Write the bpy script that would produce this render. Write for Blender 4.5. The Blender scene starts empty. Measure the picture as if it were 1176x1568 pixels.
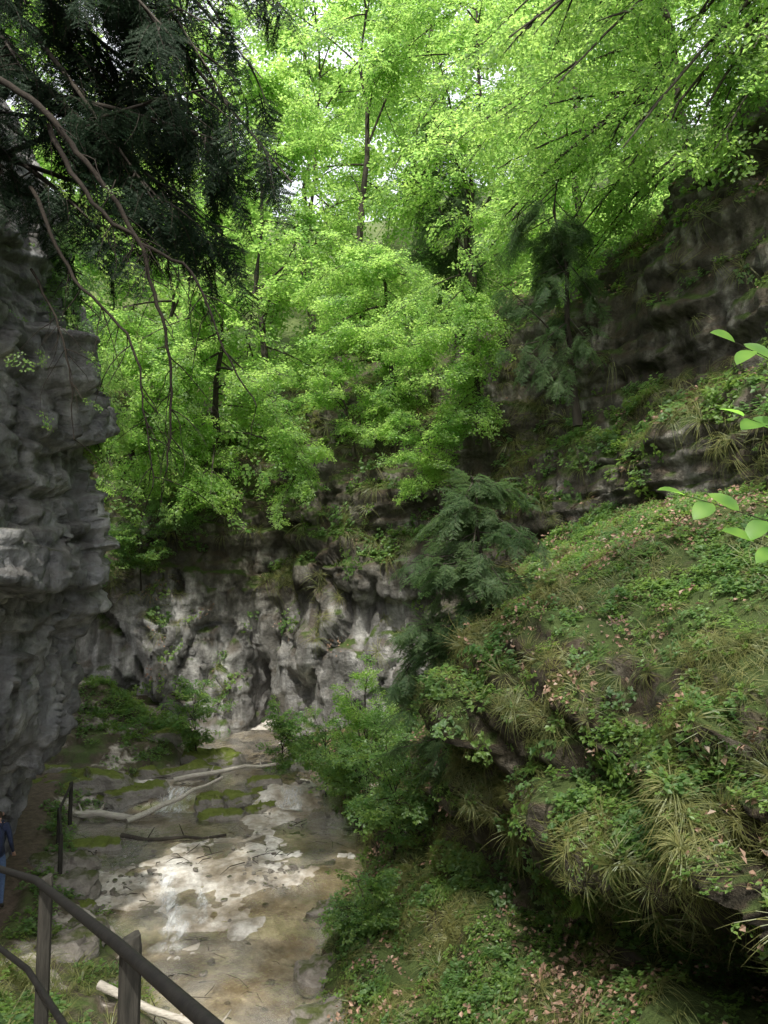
import bpy, math, random
import numpy as np
from mathutils import Vector, Matrix, Quaternion, Euler
scene=bpy.context.scene
rng=np.random.default_rng(11)
random.seed(5)

# ------------------------------------------------------------ noise
def _h(ix,iy,iz,s):
    n=(ix*374761393+iy*668265263+iz*1440670441+s*1274126177)&0xffffffff
    n=((n^(n>>13))*1274126177)&0xffffffff
    n=n^(n>>16)
    return (n&0xffff)/32767.5-1
def vn(p,s=0):
    p=np.asarray(p,float); f=np.floor(p); i=f.astype(np.int64); t=p-f; t=t*t*(3-2*t)
    r=0
    for a in (0,1):
        for b in (0,1):
            for c in (0,1):
                w=(t[...,0] if a else 1-t[...,0])*(t[...,1] if b else 1-t[...,1])*(t[...,2] if c else 1-t[...,2])
                r=r+w*_h(i[...,0]+a,i[...,1]+b,i[...,2]+c,s)
    return r
def fbm(p,o=4,s=0):
    r=0;a=1;tot=0;q=np.asarray(p,float)
    for k in range(o):
        r=r+a*vn(q,s+k*17);tot+=a;a*=.5;q=q*2.03+3.1
    return r/tot
def facet(p,s=0,warp=.25):
    """flat slanted blocks separated by cracks: returns offset, crack distance"""
    p=p+warp*np.stack([vn(p*1.3,s+5),vn(p*1.3,s+6),vn(p*1.3,s+7)],-1)
    i=np.floor(p).astype(np.int64);f1=np.full(p.shape[:-1],9.);f2=f1.copy();off=np.zeros(p.shape[:-1])
    for a in (-1,0,1):
        for b in (-1,0,1):
            for c in (-1,0,1):
                j=i+np.array([a,b,c])
                q=j+np.stack([_h(j[...,0],j[...,1],j[...,2],s+k)*.5+.5 for k in (1,2,3)],-1)
                rv=np.stack([_h(j[...,0],j[...,1],j[...,2],s+k) for k in (11,12,13)],-1)
                e=p-q;d=np.linalg.norm(e,axis=-1)
                o=rv[...,0]*.45+(e*rv).sum(-1)*.75
                m=d<f1
                f2=np.where(m,f1,np.minimum(f2,d));off=np.where(m,o,off);f1=np.where(m,d,f1)
    return off,f2-f1
def sstep(a,b,x):
    t=np.clip((x-a)/(b-a),0,1);return t*t*(3-2*t)

# ------------------------------------------------------------ node helper
class M:
    def __init__(s,name):
        s.m=bpy.data.materials.new(name);s.m.use_nodes=True;s.t=s.m.node_tree;s.t.nodes.clear()
        s.out=s.n('ShaderNodeOutputMaterial')
    def n(s,ty,**k):
        x=s.t.nodes.new(ty)
        for a,b in k.items():setattr(x,a,b)
        return x
    def l(s,a,b):s.t.links.new(a,b)
    def coord(s,scale=(1,1,1)):
        tc=s.n('ShaderNodeTexCoord');mp=s.n('ShaderNodeMapping');mp.inputs['Scale'].default_value=scale
        s.l(tc.outputs['Object'],mp.inputs['Vector']);return mp.outputs['Vector']
    def noise(s,vec,sc,det=4,rough=.6):
        x=s.n('ShaderNodeTexNoise');x.inputs['Scale'].default_value=sc;x.inputs['Detail'].default_value=det;x.inputs['Roughness'].default_value=rough
        s.l(vec,x.inputs['Vector']);return x.outputs['Fac']
    def ramp(s,fac,stops):
        x=s.n('ShaderNodeValToRGB');e=x.color_ramp.elements
        while len(e)<len(stops):e.new(.5)
        for i,(p,c) in enumerate(stops):
            e[i].position=p;e[i].color=(*c,1) if not isinstance(c,(int,float)) else (c,c,c,1)
        s.l(fac,x.inputs['Fac']);return x.outputs['Color']
    def mix(s,f,a,b,mode='MIX'):
        x=s.n('ShaderNodeMix',data_type='RGBA',blend_type=mode)
        for v,i in ((f,0),(a,6),(b,7)):
            if hasattr(v,'is_linked'):s.l(v,x.inputs[i])
            else:x.inputs[i].default_value=v if i==0 else (*v,1)
        return x.outputs[2]
    def math(s,op,a,b=0,clamp=False):
        x=s.n('ShaderNodeMath',operation=op,use_clamp=clamp)
        for v,i in ((a,0),(b,1)):
            if hasattr(v,'is_linked'):s.l(v,x.inputs[i])
            else:x.inputs[i].default_value=v
        return x.outputs[0]
    def princ(s,col,rough=.8,spec=.3,bump=None,bs=.5,bd=.05):
        p=s.n('ShaderNodeBsdfPrincipled')
        if hasattr(col,'is_linked'):s.l(col,p.inputs['Base Color'])
        else:p.inputs['Base Color'].default_value=(*col,1)
        p.inputs['Roughness'].default_value=rough
        p.inputs['Specular IOR Level'].default_value=spec
        if bump is not None:
            b=s.n('ShaderNodeBump');b.inputs['Strength'].default_value=bs;b.inputs['Distance'].default_value=bd
            s.l(bump,b.inputs['Height']);s.l(b.outputs[0],p.inputs['Normal'])
        return p
    def fin(s,sh):
        s.l(sh.outputs[0],s.out.inputs['Surface']);return s.m

def mat_rock(name,c1,c2,c3,moss=(.05,.075,.018),mossth=.55,dirt=(.06,.045,.028),dirtamt=.4,streak=.6,pale=None):
    m=M(name);v=m.coord()
    n1=m.noise(v,.9,6,.65)
    base=m.ramp(n1,[(.3,c1),(.5,c2),(.68,c3)])
    if pale:
        at=m.n('ShaderNodeAttribute',attribute_name='pale')
        base=m.mix(at.outputs['Fac'],base,m.ramp(n1,[(.3,pale[0]),(.5,pale[1]),(.68,pale[2])]))
    st=m.noise(m.coord((2.2,2.2,.35)),1.0,4,.6)
    sf=m.ramp(st,[(.42,streak),(.6,0.)])
    if pale:sf=m.math('MULTIPLY',sf,m.math('SUBTRACT',1.0,m.math('MULTIPLY',at.outputs['Fac'],.2)))
    base=m.mix(sf,base,tuple(x*.32 for x in c2))
    fine=m.noise(v,6,6,.72)
    base=m.mix(.5,base,m.ramp(fine,[(.32,.25),(.6,1.)]),'MULTIPLY')
    g=m.n('ShaderNodeNewGeometry');sx=m.n('ShaderNodeSeparateXYZ');m.l(g.outputs['Normal'],sx.inputs[0])
    nz=sx.outputs['Z']
    dn=m.noise(v,1.5,5,.65)
    df=m.math('ADD',m.math('MULTIPLY',nz,.35),dn)
    if pale:df=m.math('SUBTRACT',df,m.math('MULTIPLY',at.outputs['Fac'],.08))
    base=m.mix(m.math('MULTIPLY',m.ramp(df,[(.5,0.),(.66,1.)]),dirtamt),base,dirt)
    mf=m.math('ADD',m.math('MULTIPLY',nz,.4),m.math('SUBTRACT',1.0,dn))
    if pale:mf=m.math('SUBTRACT',mf,m.math('MULTIPLY',at.outputs['Fac'],.07))
    mossc=m.mix(fine,tuple(x*.5 for x in moss),tuple(x*2.4 for x in moss))
    base=m.mix(m.ramp(mf,[(mossth,0.),(mossth+.13,1.)]),base,mossc)
    return m.fin(m.princ(base,.85,.2,fine,.9,.12))

def mat_leaf(name,c,t,f=.5,var=.4,gloss=.03):
    m=M(name);g=m.coord()
    r=m.math('ADD',m.math('MULTIPLY',m.noise(g,1.1,1),.5),m.math('MULTIPLY',m.noise(g,17,0),.5),True)
    def v3(c,k,w=1.0):return (min(1,c[0]*k*w),min(1,c[1]*k),min(1,c[2]*k))
    col=m.ramp(r,[(.3,v3(c,1-var,.85)),(.7,v3(c,1+var,1.2))])
    tcol=m.ramp(r,[(.3,v3(t,1-var*.6,.8)),(.7,v3(t,1+var*.3,1.15))])
    p=m.n('ShaderNodeBsdfDiffuse');m.l(col,p.inputs['Color'])
    tr=m.n('ShaderNodeBsdfTranslucent');m.l(tcol,tr.inputs['Color'])
    gl=m.n('ShaderNodeBsdfGlossy');gl.inputs['Roughness'].default_value=.45;gl.inputs[0].default_value=(.8,.9,.8,1)
    mx=m.n('ShaderNodeMixShader');mx.inputs[0].default_value=f
    m.l(p.outputs[0],mx.inputs[1]);m.l(tr.outputs[0],mx.inputs[2])
    m2=m.n('ShaderNodeMixShader');m2.inputs[0].default_value=gloss
    m.l(mx.outputs[0],m2.inputs[1]);m.l(gl.outputs[0],m2.inputs[2])
    return m.fin(m2)
def mat_simple(name,c1,c2,sc=6,rough=.85,bd=.02,stretch=(1,1,1),spec=.3):
    m=M(name);v=m.coord(stretch);n=m.noise(v,sc,4,.65)
    return m.fin(m.princ(m.ramp(n,[(.3,c1),(.7,c2)]),rough,spec,n,.7,bd))

MAT={}
MAT['rockL']=mat_rock('limestone_grey',(.17,.175,.18),(.32,.325,.33),(.56,.56,.54),moss=(.045,.055,.022),mossth=.84,dirtamt=.4,streak=.65)
MAT['rockR']=mat_rock('mossy_limestone',(.075,.068,.052),(.145,.135,.105),(.42,.41,.36),moss=(.04,.06,.016),mossth=.62,dirtamt=.65,streak=.75,pale=((.19,.19,.185),(.35,.35,.335),(.6,.59,.56)))
MAT['rockS']=mat_rock('mossy_stone',(.25,.235,.2),(.36,.34,.3),(.5,.48,.43),moss=(.08,.10,.02),mossth=.66,dirtamt=.4,streak=.3)
MAT['rockB']=mat_rock('pale_stone',(.25,.235,.2),(.40,.38,.34),(.6,.57,.52),moss=(.05,.06,.02),mossth=.85,dirtamt=.5,streak=.3)
MAT['soil']=mat_rock('soil_bank',(.04,.034,.024),(.08,.07,.05),(.26,.24,.19),moss=(.034,.05,.014),mossth=.62,dirtamt=.6,streak=.5)
MAT['leaf']=mat_leaf('beech_leaf',(.095,.175,.04),(.57,.88,.22),.6)
MAT['leafhz']=mat_leaf('hazel_leaf',(.12,.26,.045),(.4,.8,.12),.5,gloss=.02)
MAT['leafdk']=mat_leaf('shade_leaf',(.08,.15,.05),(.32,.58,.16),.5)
MAT['herb']=mat_leaf('herb_leaf',(.085,.16,.035),(.36,.56,.11),.42)
MAT['grass']=mat_leaf('grass_blade',(.12,.14,.05),(.40,.46,.15),.35)
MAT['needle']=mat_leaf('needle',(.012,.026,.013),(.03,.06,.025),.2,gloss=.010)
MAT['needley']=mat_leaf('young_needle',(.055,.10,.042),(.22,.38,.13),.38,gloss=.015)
MAT['litter']=mat_leaf('dead_leaf',(.18,.135,.095),(.15,.09,.04),.12,.6)
MAT['bark']=mat_simple('bark',(.022,.019,.015),(.065,.057,.043),9,.9,.03,(1,1,.25))
MAT['twig']=mat_simple('twig_bark',(.016,.013,.010),(.036,.029,.021),20,.95)
MAT['wood']=mat_simple('weathered_wood',(.25,.23,.19),(.5,.47,.41),12,.8,.02,(.4,3,3))
MAT['post']=mat_simple('post_wood',(.016,.0155,.012),(.045,.042,.034),14,.85,.01,(3,3,.4))
MAT['rail']=mat_simple('rail_metal',(.007,.007,.007),(.018,.017,.015),25,.6,.002,spec=.25)

# ground with zones
m=M('ground_mat');v=m.coord()
n2=m.noise(v,2.2,6,.68)
soil=m.ramp(n2,[(.3,(.04,.032,.022)),(.5,(.075,.06,.04)),(.7,(.14,.115,.085))])
n9=m.noise(v,.9,6,.65)
soil=m.mix(m.ramp(n9,[(.47,0.),(.58,1.)]),soil,(.055,.08,.02))
soil=m.mix(m.ramp(n9,[(.36,1.),(.46,0.)]),soil,m.ramp(n2,[(.3,(.28,.24,.21)),(.65,(.58,.53,.48))]))
nb=m.noise(v,.7,7,.7)
bed=m.ramp(nb,[(.3,(.15,.12,.08)),(.42,(.29,.25,.19)),(.52,(.44,.41,.36)),(.63,(.74,.72,.67))])
bed=m.mix(m.ramp(n2,[(.36,.6),(.5,0.)]),bed,(.13,.11,.08))
at=m.n('ShaderNodeAttribute',attribute_name='bed');ap=m.n('ShaderNodeAttribute',attribute_name='path')
c=m.mix(at.outputs['Fac'],soil,bed)
n7=m.noise(v,7,5,.7)
c=m.mix(.4,c,m.ramp(n7,[(.35,.4),(.6,1.)]),'MULTIPLY')
c=m.mix(ap.outputs['Fac'],c,m.ramp(n7,[(.3,(.05,.036,.026)),(.7,(.14,.105,.08))]))
MAT['ground']=m.fin(m.princ(c,.75,.3,n7,.8,.06))
MAT['hill']=mat_simple('forest_floor',(.05,.08,.02),(.12,.15,.05),1.5,.9,.1)
# water
m=M('water_mat');v=m.coord((1.3,.8,1))
b=m.n('ShaderNodeBump');b.inputs['Strength'].default_value=.45;b.inputs['Distance'].default_value=.05
m.l(m.noise(v,4,3,.6),b.inputs['Height'])
fr=m.n('ShaderNodeFresnel');fr.inputs['IOR'].default_value=1.33;m.l(b.outputs[0],fr.inputs['Normal'])
gl=m.n('ShaderNodeBsdfGlossy');gl.inputs['Roughness'].default_value=.07;m.l(b.outputs[0],gl.inputs['Normal'])
tr=m.n('ShaderNodeBsdfTransparent');tr.inputs[0].default_value=(.9,.84,.71,1)
df=m.n('ShaderNodeBsdfDiffuse');df.inputs[0].default_value=(.42,.42,.40,1)
m1=m.n('ShaderNodeMixShader')
m.l(m.ramp(m.noise(v,.6,3,.6),[(.42,.03),(.62,.35)]),m1.inputs[0]);m.l(tr.outputs[0],m1.inputs[1]);m.l(df.outputs[0],m1.inputs[2])
m2=m.n('ShaderNodeMixShader');m.l(m.math('ADD',m.math('MULTIPLY',fr.outputs[0],2.6),.08,True),m2.inputs[0]);m.l(m1.outputs[0],m2.inputs[1]);m.l(gl.outputs[0],m2.inputs[2])
MAT['water']=m.fin(m2)
m=M('white_water');v=m.coord((6,1.6,1.6))
d=m.n('ShaderNodeBsdfDiffuse');d.inputs[0].default_value=(.75,.77,.77,1)
tr=m.n('ShaderNodeBsdfTransparent');mx=m.n('ShaderNodeMixShader')
at=m.n('ShaderNodeAttribute',attribute_name='edge')
m.l(m.math('MULTIPLY',m.ramp(m.noise(v,1.6,5,.75),[(.4,.03),(.66,.75)]),at.outputs['Fac']),mx.inputs[0]);m.l(tr.outputs[0],mx.inputs[1]);m.l(d.outputs[0],mx.inputs[2])
MAT['foam']=m.fin(mx)

# ------------------------------------------------------------ mesh helpers
def link(o,parent=None):
    scene.collection.objects.link(o)
    if parent:o.parent=parent
    return o
def mkobj(name,V,F,mats,mi=None,smooth=True,parent=None,linkit=True):
    me=bpy.data.meshes.new(name);me.from_pydata([tuple(x) for x in V],[],[tuple(f) for f in F])
    for k in mats:me.materials.append(MAT[k] if isinstance(k,str) else k)
    if mi is not None:me.polygons.foreach_set('material_index',np.array(mi,dtype=np.int32))
    me.polygons.foreach_set('use_smooth',np.full(len(me.polygons),smooth))
    me.update()
    o=bpy.data.objects.new(name,me)
    if linkit:link(o,parent)
    return o
class MB:
    def __init__(s):s.V=[];s.F=[];s.I=[]
    def tube(s,pts,rad,n=6,mat=0,cap=True):
        pts=[Vector(p) for p in pts];b=len(s.V);N=len(pts)
        ref=Vector((0,0,1))
        for i,p in enumerate(pts):
            d=(pts[min(i+1,N-1)]-pts[max(i-1,0)]).normalized()
            x=d.cross(ref)
            if x.length<.1:x=d.cross(Vector((1,0,0)))
            x.normalize();y=x.cross(d)
            for k in range(n):
                a=2*math.pi*k/n
                s.V.append(p+(x*math.cos(a)+y*math.sin(a))*rad[i])
        for i in range(N-1):
            for k in range(n):
                k2=(k+1)%n
                s.F.append((b+i*n+k,b+i*n+k2,b+(i+1)*n+k2,b+(i+1)*n+k));s.I.append(mat)
        if cap:
            s.F.append(tuple(b+k for k in range(n)));s.I.append(mat)
            s.F.append(tuple(b+(N-1)*n+k for k in reversed(range(n))));s.I.append(mat)
    def leaf(s,p,d,nrm,L,W,fold=.15,mat=0,curl=0.0):
        p=Vector(p);d=Vector(d).normalized();nrm=Vector(nrm)
        sd=d.cross(nrm)
        if sd.length<1e-3:sd=d.cross(Vector((.3,.5,.8)))
        sd.normalize();nr=sd.cross(d)
        b=len(s.V)
        ws=[0,.55,.9,1.,.85,.5,0];ts=[0,.12,.3,.5,.7,.87,1.]
        for w_,t_ in zip(ws,ts):
            q=p+d*L*t_-nr*curl*L*t_*t_
            s.V+=[q-sd*W*.5*w_+nr*fold*W*w_,q,q+sd*W*.5*w_+nr*fold*W*w_]
        for i in range(6):
            a=b+3*i
            s.F+=[(a,a+1,a+4,a+3),(a+1,a+2,a+5,a+4)];s.I+=[mat]*2
    def leaf2(s,p,d,nrm,L,W,fold=.15,mat=0):
        p=Vector(p);d=Vector(d).normalized();sd=d.cross(Vector(nrm))
        if sd.length<1e-3:sd=d.cross(Vector((.3,.5,.8)))
        sd.normalize();nr=sd.cross(d);b=len(s.V)
        s.V+=[p,p+d*L*.45+sd*W*.55+nr*fold*W,p+d*L,p+d*L*.45-sd*W*.55+nr*fold*W]
        s.F+=[(b,b+1,b+2),(b,b+2,b+3)];s.I+=[mat]*2
    def quad(s,p,d,nrm,L,W,mat=0):
        p=Vector(p);d=Vector(d).normalized();sd=d.cross(Vector(nrm))
        if sd.length<1e-3:sd=Vector((1,0,0))
        sd.normalize();b=len(s.V)
        s.V+=[p-sd*W*.5,p+sd*W*.5,p+d*L];s.F.append((b,b+1,b+2));s.I.append(mat)
    def blade(s,p,d,L,W,droop,mat=0):
        p=Vector(p);d=Vector(d).normalized();sd=d.cross(Vector((0,0,1)))
        if sd.length<.05:sd=Vector((1,0,0))
        sd.normalize();b=len(s.V);q=p.copy();dd=d.copy();S=4
        for i in range(S+1):
            w=W*(1-(i/S)**2*.85)*.5
            s.V+=[q-sd*w,q+sd*w]
            q=q+dd*(L/S);dd=(dd+Vector((0,0,-1))*droop).normalized()
        for i in range(S):
            s.F.append((b+2*i,b+2*i+1,b+2*i+3,b+2*i+2));s.I.append(mat)
    def obj(s,name,mats,smooth=True,parent=None,linkit=True):
        return mkobj(name,s.V,s.F,mats,s.I,smooth,parent,linkit)

# ------------------------------------------------------------ templates
def T_spray(seed,leafmat,L=.125,W=.085,twig='twig',n=8,jz=.055,sub=.42,sp=.085,tilt=.5):
    R=random.Random(seed);b=MB()
    ax=[Vector((math.sin(t*2+seed)*.04,t,-.18*t*t)) for t in [i/4 for i in range(5)]]
    b.tube(ax,[.008*(1-t/6) for t in range(5)],3,1,False)
    for i in range(n):
        t=.08+.9*(i+R.uniform(-.3,.3))/n;p=Vector((math.sin(t*2+seed)*.04,t,-.18*t*t))
        for sg in (-1,1):
            if R.random()<.2:continue
            a=math.radians(R.uniform(30,78));l=(sub*(1-t)+.15)*R.uniform(.5,1.3)
            d=Vector((sg*math.sin(a),math.cos(a),R.uniform(-.35,.2))).normalized()
            k=max(2,int(l/sp))
            for j in range(k+1):
                q=p+d*l*(j+.6)/(k+.6)
                s2=1 if j%2 else -1
                ld=(d+Vector((d.y*s2,-d.x*s2,0))*R.uniform(.3,1.2)+Vector((0,0,R.uniform(-.6,.15)))).normalized()
                nn=Vector((R.gauss(0,tilt),R.gauss(0,tilt),1))
                b.leaf2(q+Vector((R.gauss(0,.02),R.gauss(0,.02),R.gauss(0,jz))),ld,nn,L*R.uniform(.6,1.2),W*R.uniform(.8,1.2),.15,0)
    return b.obj('leaf_spray_%d'%seed,[leafmat,twig],False,None,False)
def T_needle(seed,mat='needle'):
    R=random.Random(seed);b=MB()
    def P(t):return Vector((math.sin(t*3+seed)*.04,t,-.3*t*t))
    b.tube([P(i/4) for i in range(5)],[.009*(1-i/6) for i in range(5)],3,1,False)
    for i in range(13):
        t=.05+.93*i/13
        for sg in (-1,1):
            if R.random()<.08:continue
            a=math.radians(R.uniform(45,70));l=(.36*(1-t)+.1)*R.uniform(.7,1.25)
            d=Vector((sg*math.sin(a),math.cos(a),R.uniform(-.5,-.1))).normalized()
            p=P(t);k=int(l/.03)
            b.quad(p,d,(0,0,1),l*1.05,.012,0)
            for j in range(k):
                q=p+d*l*(j+.5)/k
                for s2 in (-1,1):
                    ld=(d*.8+Vector((d.y*s2,-d.x*s2,R.uniform(-.3,.3)))).normalized()
                    b.quad(q,ld,(R.gauss(0,.4),R.gauss(0,.4),1),R.uniform(.045,.065),.022)
    return b.obj('needle_spray_%d'%seed,[mat,'twig'],False,None,False)
def T_grass(seed,droop=.3,n=30,L=.5,e0=.25,e1=1.1):
    R=random.Random(seed);b=MB()
    for i in range(n):
        a=R.uniform(0,6.283);r=R.uniform(0,.06);e=R.uniform(e0,e1)
        b.blade((math.cos(a)*r,math.sin(a)*r,-.02),(math.cos(a)*math.cos(e),math.sin(a)*math.cos(e),math.sin(e)),L*R.uniform(.5,1.2),R.uniform(.007,.012),droop*R.uniform(.6,1.4))
    return b.obj('grass_tuft_%d'%seed,['grass'],False,None,False)
def T_herb(seed,mat='herb',L=.075,n=12,rad=.2,h=.2):
    R=random.Random(seed);b=MB()
    for i in range(n):
        a=R.uniform(0,6.283);r=rad*math.sqrt(R.random());hh=h*R.uniform(.3,1.1)
        q=Vector((math.cos(a)*r,math.sin(a)*r,hh))
        for k in range(R.randint(3,6)):
            aa=R.uniform(0,6.283)
            b.leaf2(q-Vector((0,0,R.uniform(0,.5)*hh)),(math.cos(aa),math.sin(aa),R.uniform(-.3,.4)),(R.gauss(0,.3),R.gauss(0,.3),1),L*R.uniform(.6,1.3),L*.62,.12,0)
    return b.obj('herb_clump_%d'%seed,[mat],False,None,False)
def T_fern(seed):
    R=random.Random(seed);b=MB()
    for i in range(8):
        a=6.283*i/8+R.uniform(-.3,.3);d=Vector((math.cos(a),math.sin(a),1.1)).normalized();p=Vector((0,0,0));L=R.uniform(.4,.65)
        for k in range(14):
            sd=Vector((-math.sin(a),math.cos(a),0));w=.13*math.sin(math.pi*(.12+.86*k/14))
            for s2 in (-1,1):
                b.leaf2(p,(sd*s2+d*.35),(0,0,1),w,.026,.1)
            p=p+d*L/14;d=(d+Vector((0,0,-.12))).normalized()
    return b.obj('fern_%d'%seed,['herb'],False,None,False)
def T_litter(seed):
    R=random.Random(seed);b=MB()
    for i in range(26):
        a=R.uniform(0,6.283);r=.36*math.sqrt(R.random());aa=R.uniform(0,6.283)
        b.leaf2((math.cos(a)*r,math.sin(a)*r,R.uniform(.0,.035)),(math.cos(aa),math.sin(aa),R.uniform(-.1,.4)),(R.gauss(0,.5),R.gauss(0,.5),1),R.uniform(.05,.08),.045,.3,0)
    return b.obj('leaf_litter_%d'%seed,['litter'],False,None,False)
def T_stone(seed):
    n,m_=7,10;V=[];F=[]
    for i in range(n):
        for j in range(m_):
            a=math.pi*i/(n-1);p=2*math.pi*j/m_;q=np.array([math.sin(a)*math.cos(p),math.sin(a)*math.sin(p)*.75,math.cos(a)*.5])
            V.append(q*(1+.35*float(vn(q*1.7+seed*5,seed)))*.1)
    for i in range(n-1):
        for j in range(m_):F.append((i*m_+j,(i+1)*m_+j,(i+1)*m_+(j+1)%m_,i*m_+(j+1)%m_))
    return mkobj('stone_%d'%seed,V,F,['rockB'],None,False,None,False)
def T_sticks(seed):
    R=random.Random(seed);b=MB()
    for i in range(4):
        a=R.uniform(0,6.28);p=Vector((R.uniform(-.3,.3),R.uniform(-.3,.3),.02));l=R.uniform(.2,.6)
        b.tube([p,p+Vector((math.cos(a)*l*.5,math.sin(a)*l*.5,.03)),p+Vector((math.cos(a+.2)*l,math.sin(a+.2)*l,.01))],[.009,.008,.004],4)
    return b.obj('sticks_%d'%seed,['twig'],False,None,False)
T={}
T['beech']=[T_spray(1,'leaf'),T_spray(2,'leaf'),T_spray(3,'leaf',.14,.095,n=7)]
T['far']=[T_spray(11,'leaf',.14,.095,n=7,sp=.1),T_spray(12,'leaf',.14,.095,n=7,sp=.1)]
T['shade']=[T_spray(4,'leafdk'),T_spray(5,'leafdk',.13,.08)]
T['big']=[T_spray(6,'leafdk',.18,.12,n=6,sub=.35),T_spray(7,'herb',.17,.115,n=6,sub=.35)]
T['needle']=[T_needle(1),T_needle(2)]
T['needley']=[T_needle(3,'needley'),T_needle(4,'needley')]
T['grass']=[T_grass(1),T_grass(2,.45,34,.6)]
T['hang']=[T_grass(3,.8,44,.75,0,.9),T_grass(4,.65,44,.55,-.2,.8)]
T['herb']=[T_herb(1),T_herb(2,'herb',.055,16,.22,.13),T_herb(3,'leafdk',.085,11,.25,.22)]
T['fern']=[T_fern(1)]
T['litter']=[T_litter(1),T_litter(2)]
T['stone']=[T_stone(1),T_stone(2),T_stone(3)]
T['sticks']=[T_sticks(1),T_sticks(2)]

def gn(tm):
    g=bpy.data.node_groups.new('scatter_'+tm.name,'GeometryNodeTree')
    g.interface.new_socket('Geometry',in_out='INPUT',socket_type='NodeSocketGeometry')
    g.interface.new_socket('Geometry',in_out='OUTPUT',socket_type='NodeSocketGeometry')
    N=g.nodes;i=N.new('NodeGroupInput');o=N.new('NodeGroupOutput');ip=N.new('GeometryNodeInstanceOnPoints')
    ob=N.new('GeometryNodeObjectInfo');ob.inputs['Object'].default_value=tm
    ar=N.new('GeometryNodeInputNamedAttribute');ar.data_type='FLOAT_VECTOR';ar.inputs['Name'].default_value='rot'
    sc=N.new('GeometryNodeInputNamedAttribute');sc.data_type='FLOAT';sc.inputs['Name'].default_value='scl'
    er=N.new('FunctionNodeEulerToRotation');rz=N.new('GeometryNodeRealizeInstances')
    L=g.links.new
    L(i.outputs[0],ip.inputs['Points']);L(ob.outputs['Geometry'],ip.inputs['Instance'])
    L(ar.outputs[0],er.inputs[0]);L(er.outputs[0],ip.inputs['Rotation']);L(sc.outputs[0],ip.inputs['Scale'])
    L(ip.outputs[0],rz.inputs[0]);L(rz.outputs[0],o.inputs[0]);return g
GN={}
def scatter(name,tms,items,parent=None):
    if not items:return
    root=parent
    for k,tm in enumerate(tms):
        it=items[k::len(tms)]
        if not it:continue
        if tm.name not in GN:GN[tm.name]=gn(tm)
        me=bpy.data.meshes.new(name);me.from_pydata([tuple(i[0]) for i in it],[],[])
        a=me.attributes.new('rot','FLOAT_VECTOR','POINT');a.data.foreach_set('vector',np.array([tuple(i[1]) for i in it],dtype=np.float32).ravel())
        a=me.attributes.new('scl','FLOAT','POINT');a.data.foreach_set('value',np.array([i[2] for i in it],dtype=np.float32))
        o=bpy.data.objects.new(name if k==0 and parent is None else name+'_part',me)
        link(o,root)
        md=o.modifiers.new('scatter','NODES');md.node_group=GN[tm.name]
        if root is None:root=o
    return root
ZU=Vector((0,0,1))
def e_dir(d,roll=0):
    Y=Vector(d).normalized();X=Y.cross(ZU)
    if X.length<.05:X=Vector((1,0,0))
    X.normalize();Zl=X.cross(Y)
    mt=Matrix((X,Y,Zl)).transposed()@Matrix.Rotation(roll,3,'Y')
    return mt.to_euler()
def e_up(z,yaw):
    return (ZU.rotation_difference(Vector(z).normalized())@Quaternion((0,0,1),yaw)).to_euler()

# ------------------------------------------------------------ sheets
def crom(C,axis,res):
    C=np.moveaxis(C,axis,0);n=len(C);out=[]
    for i in range(n-1):
        p0=C[max(i-1,0)];p1=C[i];p2=C[i+1];p3=C[min(i+2,n-1)]
        L=np.linalg.norm(p2-p1,axis=-1);k=int(min(max(1,math.ceil(np.median(L)/res)),90))
        for t in np.arange(k)/k:
            out.append(.5*((2*p1)+(-p0+p2)*t+(2*p0-5*p1+4*p2-p3)*t*t+(-p0+3*p1-3*p2+p3)*t**3))
    out.append(C[-1]);return np.moveaxis(np.array(out),0,axis)
def grid_norm(P):
    du=np.gradient(P,axis=0);dv=np.gradient(P,axis=1);n=np.cross(du,dv);return n/(np.linalg.norm(n,axis=-1,keepdims=True)+1e-9)
def grid_faces(a,b,flip):
    i,j=np.meshgrid(np.arange(a-1),np.arange(b-1),indexing='ij');k=(i*b+j).ravel()
    F=np.stack([k,k+b,k+b+1,k+1],-1)
    return F[:,::-1] if flip else F
def grid_obj(name,P,mat,ref,attrs=None,smooth=True):
    n=grid_norm(P);mid=n[n.shape[0]//2,n.shape[1]//2];pm=P[P.shape[0]//2,P.shape[1]//2]
    flip=np.dot(mid,np.array(ref)-pm)<0
    o=mkobj(name,P.reshape(-1,3),grid_faces(P.shape[0],P.shape[1],flip),[mat],None,smooth)
    if attrs:
        for k,v in attrs.items():
            a=o.data.attributes.new(k,'FLOAT','POINT');a.data.foreach_set('value',v.astype(np.float32).ravel())
    return o,(-n if flip else n)
def strata(P,th=.9,amp=.4,seed=0,warp=.5):
    z=P[...,2]+warp*vn(P*.22,seed)+.12*vn(P*1.1,seed+3)
    s=z/th;k=np.floor(s);f=s-k
    def lay(k):
        q=np.stack([P[...,0]*.35,P[...,1]*.35,k*5.37],-1)
        q2=np.stack([P[...,0]*1.3,P[...,1]*1.3,k*3.37],-1)
        return vn(q,seed+9)*.75+vn(q2,seed+11)*.25
    w=sstep(.75,1,f)
    return amp*(lay(k)*(1-w)+lay(k+1)*w)-.12*amp*np.exp(-((f-.88)/.07)**2)*2
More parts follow.
